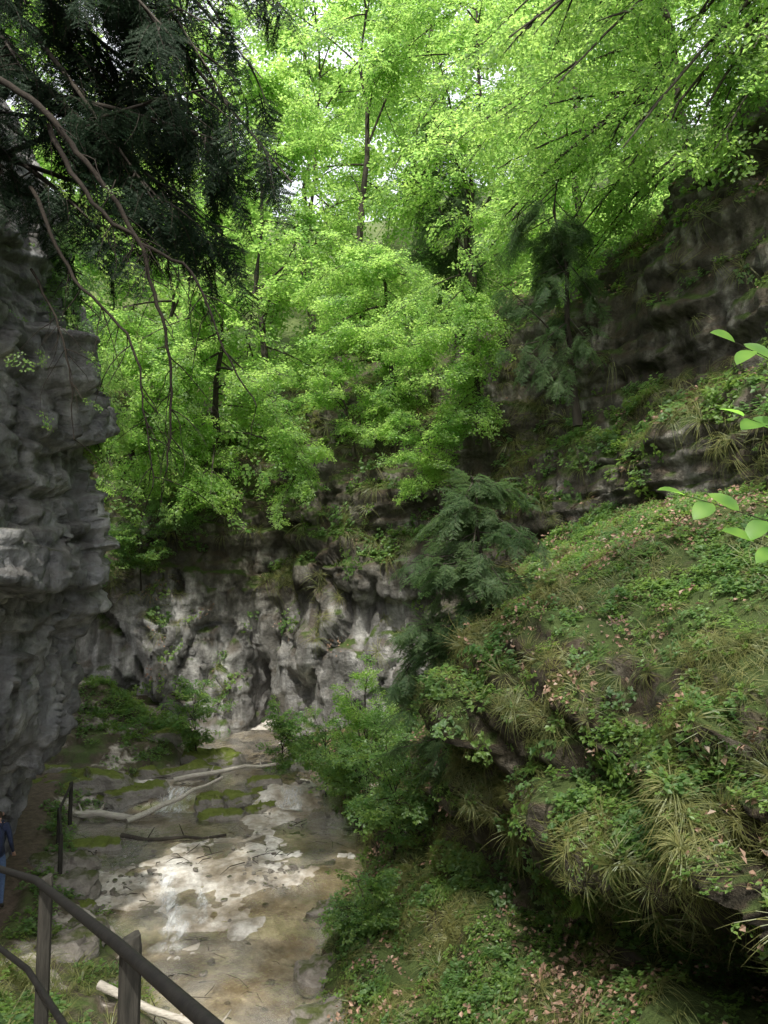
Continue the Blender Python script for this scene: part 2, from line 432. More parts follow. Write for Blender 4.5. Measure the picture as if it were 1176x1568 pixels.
def sample(P,N,n,flt,R=None):
    c=(P[:-1,:-1]+P[1:,1:])/2;nn=N[:-1,:-1]
    ar=np.linalg.norm(np.cross(P[1:,:-1]-P[:-1,:-1],P[:-1,1:]-P[:-1,:-1]),axis=-1)
    w=ar*flt(c,nn);w=w.ravel();w=w/w.sum()
    ix=rng.choice(len(w),n,p=w)
    jit=rng.normal(0,.03,(n,3))
    return c.reshape(-1,3)[ix]+jit,nn.reshape(-1,3)[ix]

# ---- left cliff
zs=[-.6,1,3,5,6.4,8,9.6,11.5,13.2,15.5,18]
xs17=[-7.6,-7.3,-6.6,-6.35,-6.0,-6.15,-6.25,-6.6,-6.9,-7.6,-9.2]
near=[0,.1,.25,.35,.5,.55,.6,.7,.6,.5,.4]
st=[]
for y,k,off in ((-8,1.6,1.2),(-2,1.6,.6),(4,1.5,-.9),(8,1.3,-.75),(11.5,1.0,-.3),(14,.7,0),(16,.25,0),(17.2,-.1,-.1),(18.6,-1,-1.0),(20.5,-1,-3.2),(23,-1,-6.5)):
    st.append([(xs17[i]+near[i]*k+off+(0 if y>5 else -.6),y+(.25*(i-5)*.2),zs[i]) for i in range(len(zs))])
C=np.array(st);P=crom(crom(C,0,.065),1,.05)
N=grid_norm(P)
if N[N.shape[0]//2,N.shape[1]//2][0]<0:N=-N
P0=P.copy()
up=sstep(4.6,6.0,P[...,2])*(1-.5*sstep(10,12,P[...,2]))
o1,e1=facet(P0*np.array([.45,.45,.38]),3,.5)
o2,e2=facet(P0*np.array([1.1,1.1,.8]),23,.35)
o3,e3=facet(P0*np.array([2.8,2.8,2.2]),43,.25)
d=.34*o1+.24*o2+.085*o3-.1*np.exp(-e2*9)-.04*np.exp(-e3*8)
d=d+strata(P0,1.0,.62,191,.7)*(.18+.82*up)+strata(P0,.33,.2,97,.7)*(.4+.6*up)
d=d-(1-up)*(np.abs(vn(P0*np.array([1.0,1.0,.33]),61))*.3)+.04*fbm(P0*5,3,13)
P=P+N*d[...,None]
LC,LN=grid_obj('limestone_cliff',P,'rockL',(5,10,8));LP=P

# ---- back + right cliff
L=[(0,.2),(.0,1.6),(.05,3),(.15,4.6),(.0,6),(.4,7.4),(.5,8.6),(1.6,9.6),(3.5,11),(6.5,12.8),(9.5,14.6),(13,16.8)]
CV=[(.9,.2),(1.4,1.6),(.9,3),(.2,4.6),(-.3,6),(.2,7.4),(.2,8.6),(1.2,9.6),(3,11),(5.5,12.8),(8.5,14.6),(12,16.8)]
Nn=[(0,.3),(.1,2),(-.2,3.8),(.2,5.2),(-.4,6.6),(.3,8),(.2,9.6),(1,10.8),(1.1,12),(2.2,13.2),(4,14.4),(7,16.2)]
R0=[(0,1.5),(.1,3.5),(0,5.5),(.2,7),(0,8.2),(.8,9.6),(1.1,10.8),(1.2,12),(1.8,13.2),(2.3,14.4),(3.2,15.6),(6,17)]
Rr=[(0,6.6),(.0,7.8),(.05,8.6),(.25,9.4),(1.1,10.2),(1.8,11.2),(1.9,12.2),(2.1,13.6),(2.5,14.6),(3.2,15.6),(4.2,16.5),(7,18)]
def ra(k):return [(r,z+max(0,z-10.5)*k) for r,z in Rr]
S=[(-22,22,-.2,1,L),(-14,26.5,-.1,1,L),(-10.5,28.3,0,1,L),(-7.5,28.4,0,1,L),(-5.4,28.6,0,1,L),(-4.0,28.9,.1,1,CV),(-2.7,27.2,.1,1,Nn),(-1.2,26.2,.15,1,Nn),(.6,25.8,.3,.95,Nn),(2.4,24.4,.5,.85,R0),(4.9,21.2,.75,.65,ra(.12)),(6.1,18.2,.88,.45,ra(.45)),(7.3,15,.92,.38,ra(.75)),(8.4,11,.95,.3,ra(.9)),(9.6,6,.97,.2,ra(.9)),(11,0,1,0,ra(.9)),(13,-8,1,0,ra(.9))]
C=np.array([[(x+dx*r,y+dy*r,z) for r,z in pr] for x,y,dx,dy,pr in S],float)
P=crom(crom(C,0,.1),1,.09);N=grid_norm(P)
if np.dot(N[N.shape[0]//2,N.shape[1]//2],np.array([-3,10,6])-P[P.shape[0]//2,P.shape[1]//2])<0:N=-N
P0=P.copy()
lowz=(1-sstep(.5,3.,P0[...,0]))*(1-sstep(6,9,P0[...,2]))
o1,e1=facet(P0*np.array([.42,.42,.26]),203,.5)
o2,e2=facet(P0*np.array([1.1,1.1,.7]),223,.4)
o3,e3=facet(P0*np.array([2.4,2.4,2.0]),243,.3)
d=.4*fbm(P0*.35,3,91)+(.28+.57*lowz)*o1+(.14+.18*lowz)*o2+.07*o3-(.08+.12*lowz)*np.exp(-e1*9)-.08*np.exp(-e2*8)
d=d+(1-.75*lowz)*(strata(P0,.85,.6,71)+strata(P0,.4,.34,301))+.06*fbm(P0*4,4,13)
P=P0+N*d[...,None]
pale=(1-sstep(1.0,3.5,P[...,0]))*(1-sstep(3.5,8.,P[...,2]+2.5*vn(P*.4,8)))
GC,GNm=grid_obj('gorge_cliff',P,'rockR',(-3,10,6),{'pale':pale});GP=P
# hillside behind
ext=[(0,0),(10,6.5),(30,20),(80,42),(260,70)]
Ch=np.array([[(x+dx*(pr[-1][0]-.8+r),y+dy*(pr[-1][0]-.8+r),pr[-1][1]-.7+z) for r,z in ext] for x,y,dx,dy,pr in S],float)
P=crom(crom(Ch,0,1.2),1,1.5);P[...,2]+=.6*fbm(P*.15,3,5)
HILL,HN=grid_obj('forest_hillside',P,'hill',(0,20,200));HP=P
Ch=np.array([[(c[-1][0]+.8-r,c[-1][1]+r*.1,c[-1][2]-.6+z) for r,z in ((0,0),(5,3),(18,12),(60,28),(250,50))] for c in st])
P=crom(crom(Ch,0,1.2),1,1.5)
H2,H2N=grid_obj('left_hillside',P,'hill',(0,10,200));H2P=P

# ---- right bank
B={-8:[(8,-.4),(8.6,1.4),(9.2,2.9),(9.4,3.3),(9.1,3.9),(9.8,5.4),(11,6.4),(13.6,7.6)],
-2:[(4.2,-.3),(4.8,1.4),(5.6,2.9),(5.8,3.3),(5.5,3.9),(6.2,5.4),(8,6.4),(12,7.8)],
3:[(1.7,-.3),(2.4,1.3),(3.6,2.6),(4.4,2.85),(3.5,3.6),(3.8,5.1),(6,6.2),(10.3,7.9)],
6:[(.6,-.2),(1.6,1.4),(2.9,2.6),(4.1,2.8),(3.0,3.6),(3.2,5.1),(5.5,6.2),(9.4,7.9)],
8:[(-.1,-.2),(1.0,1.2),(2.2,2.1),(3.4,2.4),(2.3,3.4),(2.7,5.0),(5.5,6.4),(8.9,7.9)],
10:[(-.6,-.2),(.3,.6),(1.3,1.2),(2.5,1.9),(1.6,3.1),(1.9,5.0),(4.8,6.5),(8.5,7.9)],
12:[(-.9,-.2),(0,.5),(.9,1.2),(1.8,1.9),(1.15,3.3),(1.5,5.05),(4.5,6.8),(8.1,7.9)],
15:[(-.75,-.2),(-.2,.5),(.6,1.3),(1.0,2.4),(1.1,3.6),(1.6,4.9),(4.0,6.9),(7.4,7.9)],
18:[(-.7,0),(-.3,.5),(.3,1.2),(.8,2.2),(1.2,3.4),(2.0,4.8),(3.8,6.6),(6.3,7.9)],
21:[(-1.5,.1),(-1,.6),(-.3,1.1),(.3,2),(1,3),(2,4.4),(3.4,6),(5.2,7.8)],
24:[(-2.3,.4),(-1.7,.9),(-1,1.3),(-.3,1.9),(.4,2.6),(1.2,3.4),(2.0,4.2),(3.2,5.5)],
27:[(-3.0,.6),(-2.4,1.0),(-1.6,1.3),(-.8,1.5),(0,1.9),(1,2.5),(1.8,3.2),(2.8,4.0)]}
C=np.array([[(x,y,z) for x,z in B[y]] for y in sorted(B)],float)
P=crom(crom(C,0,.075),1,.06);N=grid_norm(P)
if N[N.shape[0]//2,N.shape[1]//2][2]<0:N=-N
steep=1-sstep(.6,.92,N[...,2])
o1,e1=facet(P*np.array([.7,.7,.9]),503,.4)
o2,e2=facet(P*np.array([1.9,1.9,2.3]),523,.4)
P=P+N*(.3*fbm(P*.5,3,101)+.2*fbm(P*1.7,4,102)+steep*(strata(P,.75,.75,105,.3)+.4*o1-.12*np.exp(-e1*8))+(.35+.65*steep)*.14*o2+.06*fbm(P*6,3,9))[...,None]
BK,BN=grid_obj('mossy_bank',P,'soil',(-5,10,30));BP=P

# ---- ground
def I(y,a,b):return np.interp(y,a,b)
YS=[-6,0,4,8,11,13.9,15.4,18.9,20.5,23,27,30]
def xl(y):return I(y,YS,[2.5,1.4,-.1,-1.7,-2.85,-4.05,-5.2,-7.0,-7.2,-6.2,-6.4,-6.5])
def xr(y):return I(y,[-6,0,4,8,11,12.7,15.7,18,20.2,23,27],[6,3.2,1.4,-.1,-.79,-1,-.6,-.6,-1.3,-2.2,-2.8])
def zb(y):return I(y,[-6,11,14.3,15.0,16.0,16.8,20.9,21.5,24,27,30],[-.5,-.12,-.05,.05,.13,.26,.3,.62,.75,.9,1.1])
PY=[-8,0,4.3,8.5,12,14,17,20,30]
def xp(y):return I(y,PY,[.6,-.1,-2.45,-4.9,-6.5,-6.9,-7.7,-8.8,-11])
def zp(y):return I(y,PY,[4.7,4.4,3.5,1.9,.75,.55,.6,.95,1.7])
def axis(a,b,st_,lo,hi):
    core=np.arange(a,b+1e-6,st_);g=[];d=st_;x=b
    while x<hi:d*=1.5;x+=d;g.append(x)
    h=[];d=st_;x=a
    while x>lo:d*=1.5;x-=d;h.append(x)
    return np.array(h[::-1]+list(core)+g)
X,Y=np.meshgrid(axis(-13,3,.065,-500,500),axis(-4,31,.075,-500,500),indexing='ij')
Z0=zb(Y);p2=np.stack([X,Y,X*0],-1)
XL=xl(Y)+.35*vn(p2*.8,4);XR=xr(Y)
q=(XL-X);w=np.maximum(XL-xp(Y)-.75,.5);t=np.clip(q/w,0,1)
left=Z0+.12+(zp(Y)-Z0-.12)*t**.85
lft=np.maximum(0,xp(Y)-.75-X);left=left+.2*np.minimum(lft,3)+1.3*np.exp(-((X+8.8)**2+(Y-25)**2)/2.6)+sstep(21.5,27,Y)*np.clip(q,0,4)*.3
pathm=(1-sstep(.55,.85,np.abs(X-xp(Y)-.05)))*(Y<22)*(Y>-9)
nz=.28*fbm(p2*.9,4,8)+.1*fbm(p2*3,3,12)
ter=np.round((left+nz)*2.6)/2.6
left=left+(1-pathm)*(nz*.5+.45*(ter-left))*sstep(.0,.6,q)*sstep(6,9,Y)+(1-pathm)*nz*.4*(1-sstep(6,9,Y))
b1=fbm(p2*np.array([.7,.5,1]),4,31);b2=fbm(p2*3.2,3,33)
sl=b1*6;fr_=sl-np.floor(sl);ledge=(np.floor(sl)+sstep(.35,.65,fr_))/6*.65+b1*.35
bedz=Z0+.24*ledge+.035*b2+.03*np.abs(vn(p2*6,2))+.015*fbm(p2*12,2,6)
bedz=np.where((Y<14.6),bedz-.03,bedz)
Zr=Z0-.1+np.clip(X-XR,0,2)*.25
m1=sstep(-.15,.25,q)
Zg=bedz*(1-m1)+left*m1
Zg=np.where(X>XR+.1,Zr,Zg)
far=sstep(14,30,np.abs(X+2))+sstep(33,45,Y)+sstep(6,20,-Y);far=np.clip(far,0,1)
Zg=Zg*(1-far)-.6*far
G=np.stack([X,Y,Zg],-1)
GR,GRN=grid_obj('ground',G,'ground',(0,10,300),{'bed':(1-m1)*(1-far),'path':pathm*(1-far)})
def gz(x,y):
    i=np.abs(X[:,0]-x).argmin();j=np.abs(Y[0]-y).argmin();return float(Zg[i,j])
# water
ys=np.arange(-6,28.6,.12);us=np.linspace(0,1,70)
W=np.array([[(xl(y)-.5+(xr(y)+.7-xl(y)+.5)*u,y,zb(y)+.066+.01*math.sin(y*3+u*9)) for u in us] for y in ys])
W[...,2]+=.01*fbm(W*np.array([2,2,0]),2,44)
WA,_=grid_obj('stream_water',W,'water',(0,10,300))
# cascades
def cascade(path,w0,w1,seed):
    P_=crom(np.array(path,float)[:,None,:],0,.07)[:,0];n=len(P_);rows=[];ed=[]
    for i,(x,y) in enumerate(P_):
        u_=i/(n-1);w=w0+(w1-w0)*u_;w*=1+.25*math.sin(i*.7+seed)
        rows.append([(x+w*(u-.5),y,max(gz(x+w*(u-.5),y),zb(y)+.06)+.03+.02*math.sin(math.pi*u)) for u in np.linspace(0,1,14)])
        ed.append([math.sin(math.pi*u)**.8*min(1,(1-abs(2*u_-1))*3) for u in np.linspace(0,1,14)])
    grid_obj('cascade',np.array(rows),'foam',(0,10,300),{'edge':np.array(ed)})
cascade([(-4.3,17.0),(-4.2,16.2),(-3.9,15.3),(-3.6,14.4),(-3.65,13.7)],.3,.6,1)
cascade([(-3.5,16.0),(-3.3,15.2),(-3.25,14.6)],.15,.3,3)
cascade([(-5.3,21.9),(-5.4,21.4),(-5.4,20.6)],.9,1.1,2);cascade([(-2.4,21.8),(-2.4,21.3),(-2.3,20.6)],.6,.8,5)

# ------------------------------------------------------------ boulders
def boulder(name,loc,size,seed,rot=0,mat='rockS',blk=.6):
    n=40
    th=np.linspace(0,np.pi,n);ph=np.linspace(0,2*np.pi,2*n,endpoint=False)
    A,Bq=np.meshgrid(th,ph,indexing='ij')
    D=np.stack([np.sin(A)*np.cos(Bq),np.sin(A)*np.sin(Bq),np.cos(A)],-1)
    k=np.max(np.abs(D),axis=-1,keepdims=True);D=D*(1-blk)+D/k*blk
    Pp=D*np.array(size)
    q=Pp+seed*7.7
    mx=max(size)
    o1,e1=facet(q*1.6/mx,seed,.3)
    Pp=Pp+D*((.2*mx*fbm(q*1.6/mx,3,seed)+.14*mx*o1+.05*mx*fbm(q*7/mx,3,seed+1))*1.0)[...,None]
    c,s=math.cos(rot),math.sin(rot)
    x=Pp[...,0]*c-Pp[...,1]*s;y=Pp[...,0]*s+Pp[...,1]*c
    V=np.stack([x,y,Pp[...,2]],-1).reshape(-1,3);m_=2*n;F=[]
    for i in range(n-1):
        for j in range(m_):
            j2=(j+1)%m_;F.append((i*m_+j,(i+1)*m_+j,(i+1)*m_+j2,i*m_+j2))
    o=mkobj(name,V,F,[mat]);o.location=loc;return o
bl=[(-8.0,21.7,.9,1.3,.7,.35,.1),(-6.6,21.6,.75,.9,.6,.28,.4),(-9.4,22.4,1.0,1.0,.8,.4,.2),
(-4.4,21.3,.6,.5,.35,.22,.3),(-3.6,21.4,.65,.6,.3,.2,.7),(-3.1,20.9,.5,.45,.3,.2,1.),(-4.0,20.5,.45,.6,.35,.16,.2),(-3.3,22.4,.8,.5,.3,.2,.3),
(-6.0,23.0,.9,1.5,.45,.22,.1),(-5.0,24.4,1.0,.9,.5,.25,2.8),(-7.0,25.0,1.4,.8,.7,.4,.5),
(-5.9,15.6,.5,.55,.4,.25,.2),(-5.5,14.9,.35,.35,.3,.2,.9),(-6.4,16.6,.55,.7,.4,.22,.1),(-6.3,18.2,.4,.6,.35,.2,.4),(-5.1,14.0,.35,.5,.35,.18,.3),(-5.0,12.9,.55,.6,.4,.22,.7),(-4.0,12.4,.15,.35,.3,.18,.2),
(-1.1,17.2,.25,.5,.3,.16,.5),(-1.0,15.4,.15,.45,.35,.13,1.2),(-.9,13.2,.1,.5,.4,.15,.3),(-.7,11.8,.1,.6,.5,.16,.6),(-1.9,19.3,.25,.5,.3,.12,.1)]
for i,b in enumerate(bl):
    boulder('mossy_rock' if i<11 else 'limestone_boulder',(b[0],b[1],b[2]-.12),(b[3],b[4],b[5]),i+3,b[6],'rockS' if i<11 or i in(12,14) else 'rockB',blk=.45)

# ------------------------------------------------------------ logs
def log(name,pts,r0,r1,mat='wood',stubs=2):
    b=MB();n=len(pts);P_=[]
    for i in range(n-1):
        for t in (0,.33,.66):P_.append(Vector(pts[i]).lerp(Vector(pts[i+1]),t))
    P_.append(Vector(pts[-1]));P_=[p+Vector((random.gauss(0,.02),0,random.gauss(0,.02))) for p in P_]
    b.tube(P_,[(r0+(r1-r0)*i/(len(P_)-1))*random.uniform(.88,1.1) for i in range(len(P_))],10)
    for k in range(stubs):
        p=P_[random.randint(2,len(P_)-2)];b.tube([p,p+Vector((random.uniform(-.2,.2),.1,.25))],[r1*.5,r1*.25],6)
    return b.obj(name,[mat])
log('fallen_log',[(-8.1,20.2,.55),(-7,20.3,.5),(-6.1,20.2,.4)],.11,.07)
log('fallen_log',[(-6.2,20.0,.4),(-5.2,20.9,.7),(-4.3,21.9,.95)],.07,.04)
log('fallen_log',[(-5.6,22.0,.9),(-4.2,22.3,1.1),(-3.0,22.9,1.1)],.07,.04,'wood')
log('fallen_log',[(-3.9,11.6,.55),(-2.7,11.2,.33),(-1.2,10.5,.12)],.06,.04,'wood')
log('fallen_log',[(-6.0,18.9,.38),(-5.0,18.6,.36),(-3.6,19.0,.36)],.05,.03,'bark')

# ------------------------------------------------------------ trees
def bez(a,b,c,t):return a*(1-t)**2+b*2*t*(1-t)+c*t*t
def make_tree(name,base,top,r0,cc,cr,nl,nsub,nsp,tm,sc,seed,droop=.2,tstart=.3,bark='bark',lift=.12,rj=.45):
    R=random.Random(seed);b=MB();base=Vector(base);top=Vector(top);cc=Vector(cc)
    H=(top-base).length;off=[Vector((R.gauss(0,.012)*H,R.gauss(0,.012)*H,0)) for _ in range(9)];off[0]*=0
    tp=[base.lerp(top,i/8)+off[i] for i in range(9)];tp[0]=tp[0]-Vector((0,0,.4))
    b.tube(tp,[r0*(1.25 if i==0 else 1)*(1-i/8*.85) for i in range(9)],9)
    def tpt(t):
        k=min(int(t*8),7);return tp[k].lerp(tp[k+1],t*8-k)
    items=[]
    for i in range(nl):
        t=tstart+(1-tstart)*(i+R.random())/nl;t=min(t,.99)
        s=tpt(t);a=R.uniform(0,6.283);zz=max(-1,min(1,(t-tstart)/(1-tstart)*2-1+R.gauss(0,.35)))
        rr=math.sqrt(max(.05,1-zz*zz))*R.uniform(.55,1.05)
        e=cc+Vector((math.cos(a)*rr*cr[0],math.sin(a)*rr*cr[1],zz*cr[2]))
        LL=(e-s).length;mid=s.lerp(e,.5)+Vector((0,0,LL*lift))
        pts=[bez(s,mid,e,k/7) for k in range(8)]
        rl=min(r0*.4*(1-t*.7)+.008,LL*.010+.006)
        b.tube(pts,[rl*(1-k/7*.85) for k in range(8)],5)
        for k in range(nsub):
            u=.22+.78*(k+R.random()*.8)/nsub;u=min(u,1)
            p=bez(s,mid,e,u);tg=(bez(s,mid,e,min(1,u+.05))-bez(s,mid,e,u-.05)).normalized()
            an=R.choice((-1,1))*R.uniform(.3,1.3)
            d=Vector((tg.x*math.cos(an)-tg.y*math.sin(an),tg.x*math.sin(an)+tg.y*math.cos(an),tg.z*.5+R.gauss(0,.18)-droop*.4)).normalized()
            l=(.2*LL*(1.3-u)+.45*sc)*R.uniform(.7,1.2)
            b.tube([p,p+d*l*.5+Vector((0,0,.03)),p+d*l],[rl*.35+.003,rl*.2+.002,.002],3)
            for j in range(nsp):
                v=(j+.5)/nsp;q=p+d*l*v
                an=R.choice((-1,1))*R.uniform(.2,1.2) if j<nsp-1 else 0
                dd=Vector((d.x*math.cos(an)-d.y*math.sin(an),d.x*math.sin(an)+d.y*math.cos(an),d.z*.5-droop+R.gauss(0,.25)))
                items.append((q+Vector((R.gauss(0,.08),R.gauss(0,.08),R.gauss(0,.12)))*sc,e_dir(dd,R.gauss(0,rj)),sc*R.uniform(.6,1.15)))
    o=b.obj(name,[bark])
    scatter('foliage',tm,items,o)
    return o
from mathutils.bvhtree import BVHTree
def bvh(P):
    return BVHTree.FromPolygons([Vector(v) for v in P.reshape(-1,3)],[tuple(int(q) for q in f) for f in grid_faces(P.shape[0],P.shape[1],False)])
bH=bvh(HP);bC=bvh(GP[::2,::2]);bB=bvh(BP[::2,::2])
def drop(x,y,z=90):
    best=0
    for bb in (bH,bC,bB):
        r=bb.ray_cast(Vector((x,y,z)),Vector((0,0,-1)))
        if r[0] is not None and r[0].z>best:best=r[0].z
    return best

# forest behind
k=100
for (x,y,h,r) in [(-13.5,32,12,4.6),(-9,33,12,4.6),(-5,34,15,4.8),(-1,35,17,5.0),(3.5,33,16,4.8),(7.5,31,14,4.5),
                  (-17,40,17,5.8),(-11,44,17,6),(-4,45,22,6),(2,46,24,6.5),(9,43,22,6),
                  (-16,58,22,8.5),(-6,60,28,9),(4,60,31,9),(13,58,28,8.5),(20,46,24,8)]:
    z=drop(x,y);k+=1
    far_=y>36
    make_tree('beech_tree',(x,y,z),(x+random.uniform(-.8,.8),y-1.0,z+h),.12+.005*h,(x,y-1.8,z+h*.5),(r,r,h*.53),26,5,4,T['far'],1.2 if not far_ else 1.85,k,.25,.05)
make_tree('beech_tree',(-6.5,30.6,9.8),(-5.4,27,17.5),.17,(-5.6,26.2,12.3),(3.8,2.8,3.4),26,6,5,T['beech'],.8,201,.3,.1)
make_tree('beech_tree',(-9.5,30.4,9.8),(-8.8,27.5,16),.14,(-8.6,26.4,12.2),(3.0,2.4,3.0),20,6,5,T['beech'],.8,202,.3,.1)
make_tree('beech_tree',(.4,28.4,12.5),(-.1,27,18),.14,(-.3,26.6,14.6),(3.0,2.0,2.9),21,6,5,T['beech'],.75,203,.25,.15)
make_tree('beech_tree',(3.2,24.6,10.6),(2.2,23.2,15.6),.12,(1.7,23.0,12.7),(2.1,1.5,2.4),17,6,5,T['beech'],.65,204,.3,.15)
make_tree('beech_sapling',(1.8,24.6,8.6),(.9,23.6,11.2),.06,(.9,23.4,10),(1.6,1.1,1.1),10,5,4,T['beech'],.5,205,.25,.2)
make_tree('beech_sapling',(-2.6,27.0,9.4),(-3.2,25.2,11.2),.06,(-3.0,25.2,9.6),(1.7,1.1,1.3),11,5,4,T['beech'],.5,206,.3,.2)
make_tree('beech_sapling',(-1.0,27.0,10.8),(-1.5,25.6,13.0),.06,(-1.4,25.6,11.8),(1.5,1.0,1.2),10,5,4,T['beech'],.5,207,.3,.2)
# big beeches reaching over from the right
z=drop(11.2,17.2);make_tree('beech_tree',(11.6,17.2,z),(9.4,16.0,27),.28,(5.9,15.8,18.6),(5.8,4.0,3.6),34,7,5,T['beech'],.85,210,.22,.02)
z=drop(9.2,23);make_tree('beech_tree',(9.2,23,z),(7.6,22,27),.2,(5.2,22,19.0),(4.2,3.2,3.9),26,6,5,T['beech'],.9,211,.22,.1)
z=drop(13,22);make_tree('beech_tree',(13,22,z),(12,21.5,z+10),.2,(11.6,21,z+4.5),(4,3.2,4.5),26,6,4,T['far'],1.2,213,.22,.05)
# unseen crown added above the path (behind the viewer) to throw dappled shade
make_tree('beech_tree',(-8.5,-3,19),(-6,-2,27),.3,(-1,1.5,19),(6.5,4,2.2),13,4,3,T['far'],1.0,212,.15,.3)
# conifers
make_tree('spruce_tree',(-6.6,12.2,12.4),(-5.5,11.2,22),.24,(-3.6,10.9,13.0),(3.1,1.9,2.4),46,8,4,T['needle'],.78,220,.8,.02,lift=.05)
make_tree('fir_tree',(5.3,21.6,10.8),(4.6,20.6,16.8),.11,(4.3,20.6,13.8),(1.5,1.0,2.6),28,4,4,T['needley'],.6,221,.6,.2,lift=.05)
make_tree('fir_tree',(3.4,36,17),(3.2,35.6,29),.2,(2.4,35,22),(2.0,2.0,5),26,5,3,T['needley'],1.3,222,.6,.15,lift=.05)
make_tree('young_spruce',(2.0,13.8,4.7),(1.45,13.2,7.9),.07,(1.55,13.2,6.1),(1.45,1.0,1.6),48,5,4,T['needley'],.42,223,.3,.02,lift=.03)
make_tree('young_spruce',(1.2,14.6,3.2),(.75,14.0,5.4),.05,(.85,14.0,4.2),(.95,.8,1.2),28,4,4,T['needley'],.4,224,.3,.02,lift=.03)
# shrubs along the stream
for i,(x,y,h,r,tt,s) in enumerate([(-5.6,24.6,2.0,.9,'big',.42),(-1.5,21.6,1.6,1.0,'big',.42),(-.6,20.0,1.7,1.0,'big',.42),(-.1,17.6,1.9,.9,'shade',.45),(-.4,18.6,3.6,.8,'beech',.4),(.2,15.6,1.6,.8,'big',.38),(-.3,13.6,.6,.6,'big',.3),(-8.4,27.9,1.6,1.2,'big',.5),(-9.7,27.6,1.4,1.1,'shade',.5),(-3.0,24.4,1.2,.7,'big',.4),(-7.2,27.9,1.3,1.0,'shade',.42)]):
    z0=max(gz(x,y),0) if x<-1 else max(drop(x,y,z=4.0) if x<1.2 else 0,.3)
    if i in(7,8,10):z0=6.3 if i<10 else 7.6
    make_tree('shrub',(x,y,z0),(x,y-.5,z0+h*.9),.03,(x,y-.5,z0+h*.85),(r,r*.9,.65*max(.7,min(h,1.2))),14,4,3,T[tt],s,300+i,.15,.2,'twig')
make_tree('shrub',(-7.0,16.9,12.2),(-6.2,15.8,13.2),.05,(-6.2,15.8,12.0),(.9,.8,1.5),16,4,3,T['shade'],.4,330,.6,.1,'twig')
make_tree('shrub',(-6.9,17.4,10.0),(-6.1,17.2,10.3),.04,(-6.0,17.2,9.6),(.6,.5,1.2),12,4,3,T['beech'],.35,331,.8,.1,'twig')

# bare drooping boughs (left)
b=MB();items=[]
def bough(pts,r0,r1,tw=10,seed=0,ll=.8):
    R=random.Random(seed);pts=[Vector(p) for p in pts];Q=[]
    C_=np.array([tuple(p) for p in pts])[:,None,:];Cq=crom(C_,0,.18)[:,0]
    Q=[Vector(q)+Vector((R.gauss(0,.012),R.gauss(0,.012),R.gauss(0,.012))) for q in Cq];n=len(Q)
    b.tube(Q,[r0+(r1-r0)*i/(n-1) for i in range(n)],6)
    for k in range(tw):
        i=R.randint(int(n*.25),n-1);d=Vector((R.uniform(-.6,1),R.uniform(-.5,.5),R.uniform(-1.3,-.2))).normalized();l=ll*R.uniform(.4,1.3)
        p=Q[i];pp=[p]
        for s_ in range(5):
            p=p+d*l/5;d=(d+Vector((R.gauss(0,.18),R.gauss(0,.18),-.16))).normalized();pp.append(p)
        b.tube(pp,[.008,.007,.006,.005,.004,.002],4)
        if R.random()<.45:items.append((pp[-1],e_dir(d+Vector((.6,0,.3)),R.gauss(0,.4)),R.uniform(.22,.42)))
bough([(-5.4,9.6,12.6),(-4.3,9.2,11.9),(-3.6,9,11.1),(-2.95,9,10.2),(-2.55,9,9.1),(-2.42,9,8.2),(-2.46,9,7.3)],.05,.01,24,1)
bough([(-4.1,9.3,11.6),(-3.4,9,10.5),(-2.8,9,10.0),(-2.2,8.9,9.6),(-1.85,8.8,8.8),(-1.4,8.7,8.0)],.035,.007,22,2)
bough([(-4.6,10,11.2),(-3.9,9.8,9.9),(-3.1,9.7,9.0),(-2.9,9.6,8.0),(-2.75,9.6,7.2)],.03,.007,20,3)
bough([(-5.0,11,10.5),(-4.5,10.8,9.6),(-4.25,10.7,8.8),(-4.2,10.7,8.0)],.02,.005,12,4)
o=b.obj('drooping_bough',['twig']);scatter('leaves',T['beech'],items,o)

# near hazel leaves on the right
b=MB();R=random.Random(9)
stem=[Vector(p) for p in [(2.7,3.0,2.0),(2.5,2.9,3.6),(2.1,2.8,5.2),(1.8,2.7,6.2),(1.65,2.6,7.0),(1.6,2.5,7.6)]]
b.tube(stem,[.03,.028,.022,.016,.01,.006],7,1)
for (s,e) in [((1.78,2.7,6.45),(1.12,2.5,6.78)),((1.8,2.7,6.25),(1.16,2.55,6.55)),((1.9,2.7,5.95),(.98,2.6,6.30)),((1.9,2.75,5.8),(1.2,2.6,6.15))]:
    s=Vector(s);e=Vector(e);mid=s.lerp(e,.5)+Vector((0,0,.06))
    b.tube([bez(s,mid,e,k/6) for k in range(7)],[.004-.0005*k for k in range(7)],5,1)
    for k in range(8):
        u=.3+.7*k/7;p=bez(s,mid,e,u);d=(e-s).normalized();sg=1 if k%2 else -1
        dd=d*.9+Vector((0,sg*.4,-.1+sg*.6+R.uniform(-.2,.2))) if k<7 else d
        b.leaf(p,dd,(R.gauss(0,.25),-.7+R.gauss(0,.3),1.),R.uniform(.085,.12),R.uniform(.055,.07),.12,0,.2)
b.obj('hazel_bush',['leafhz','twig'],True)

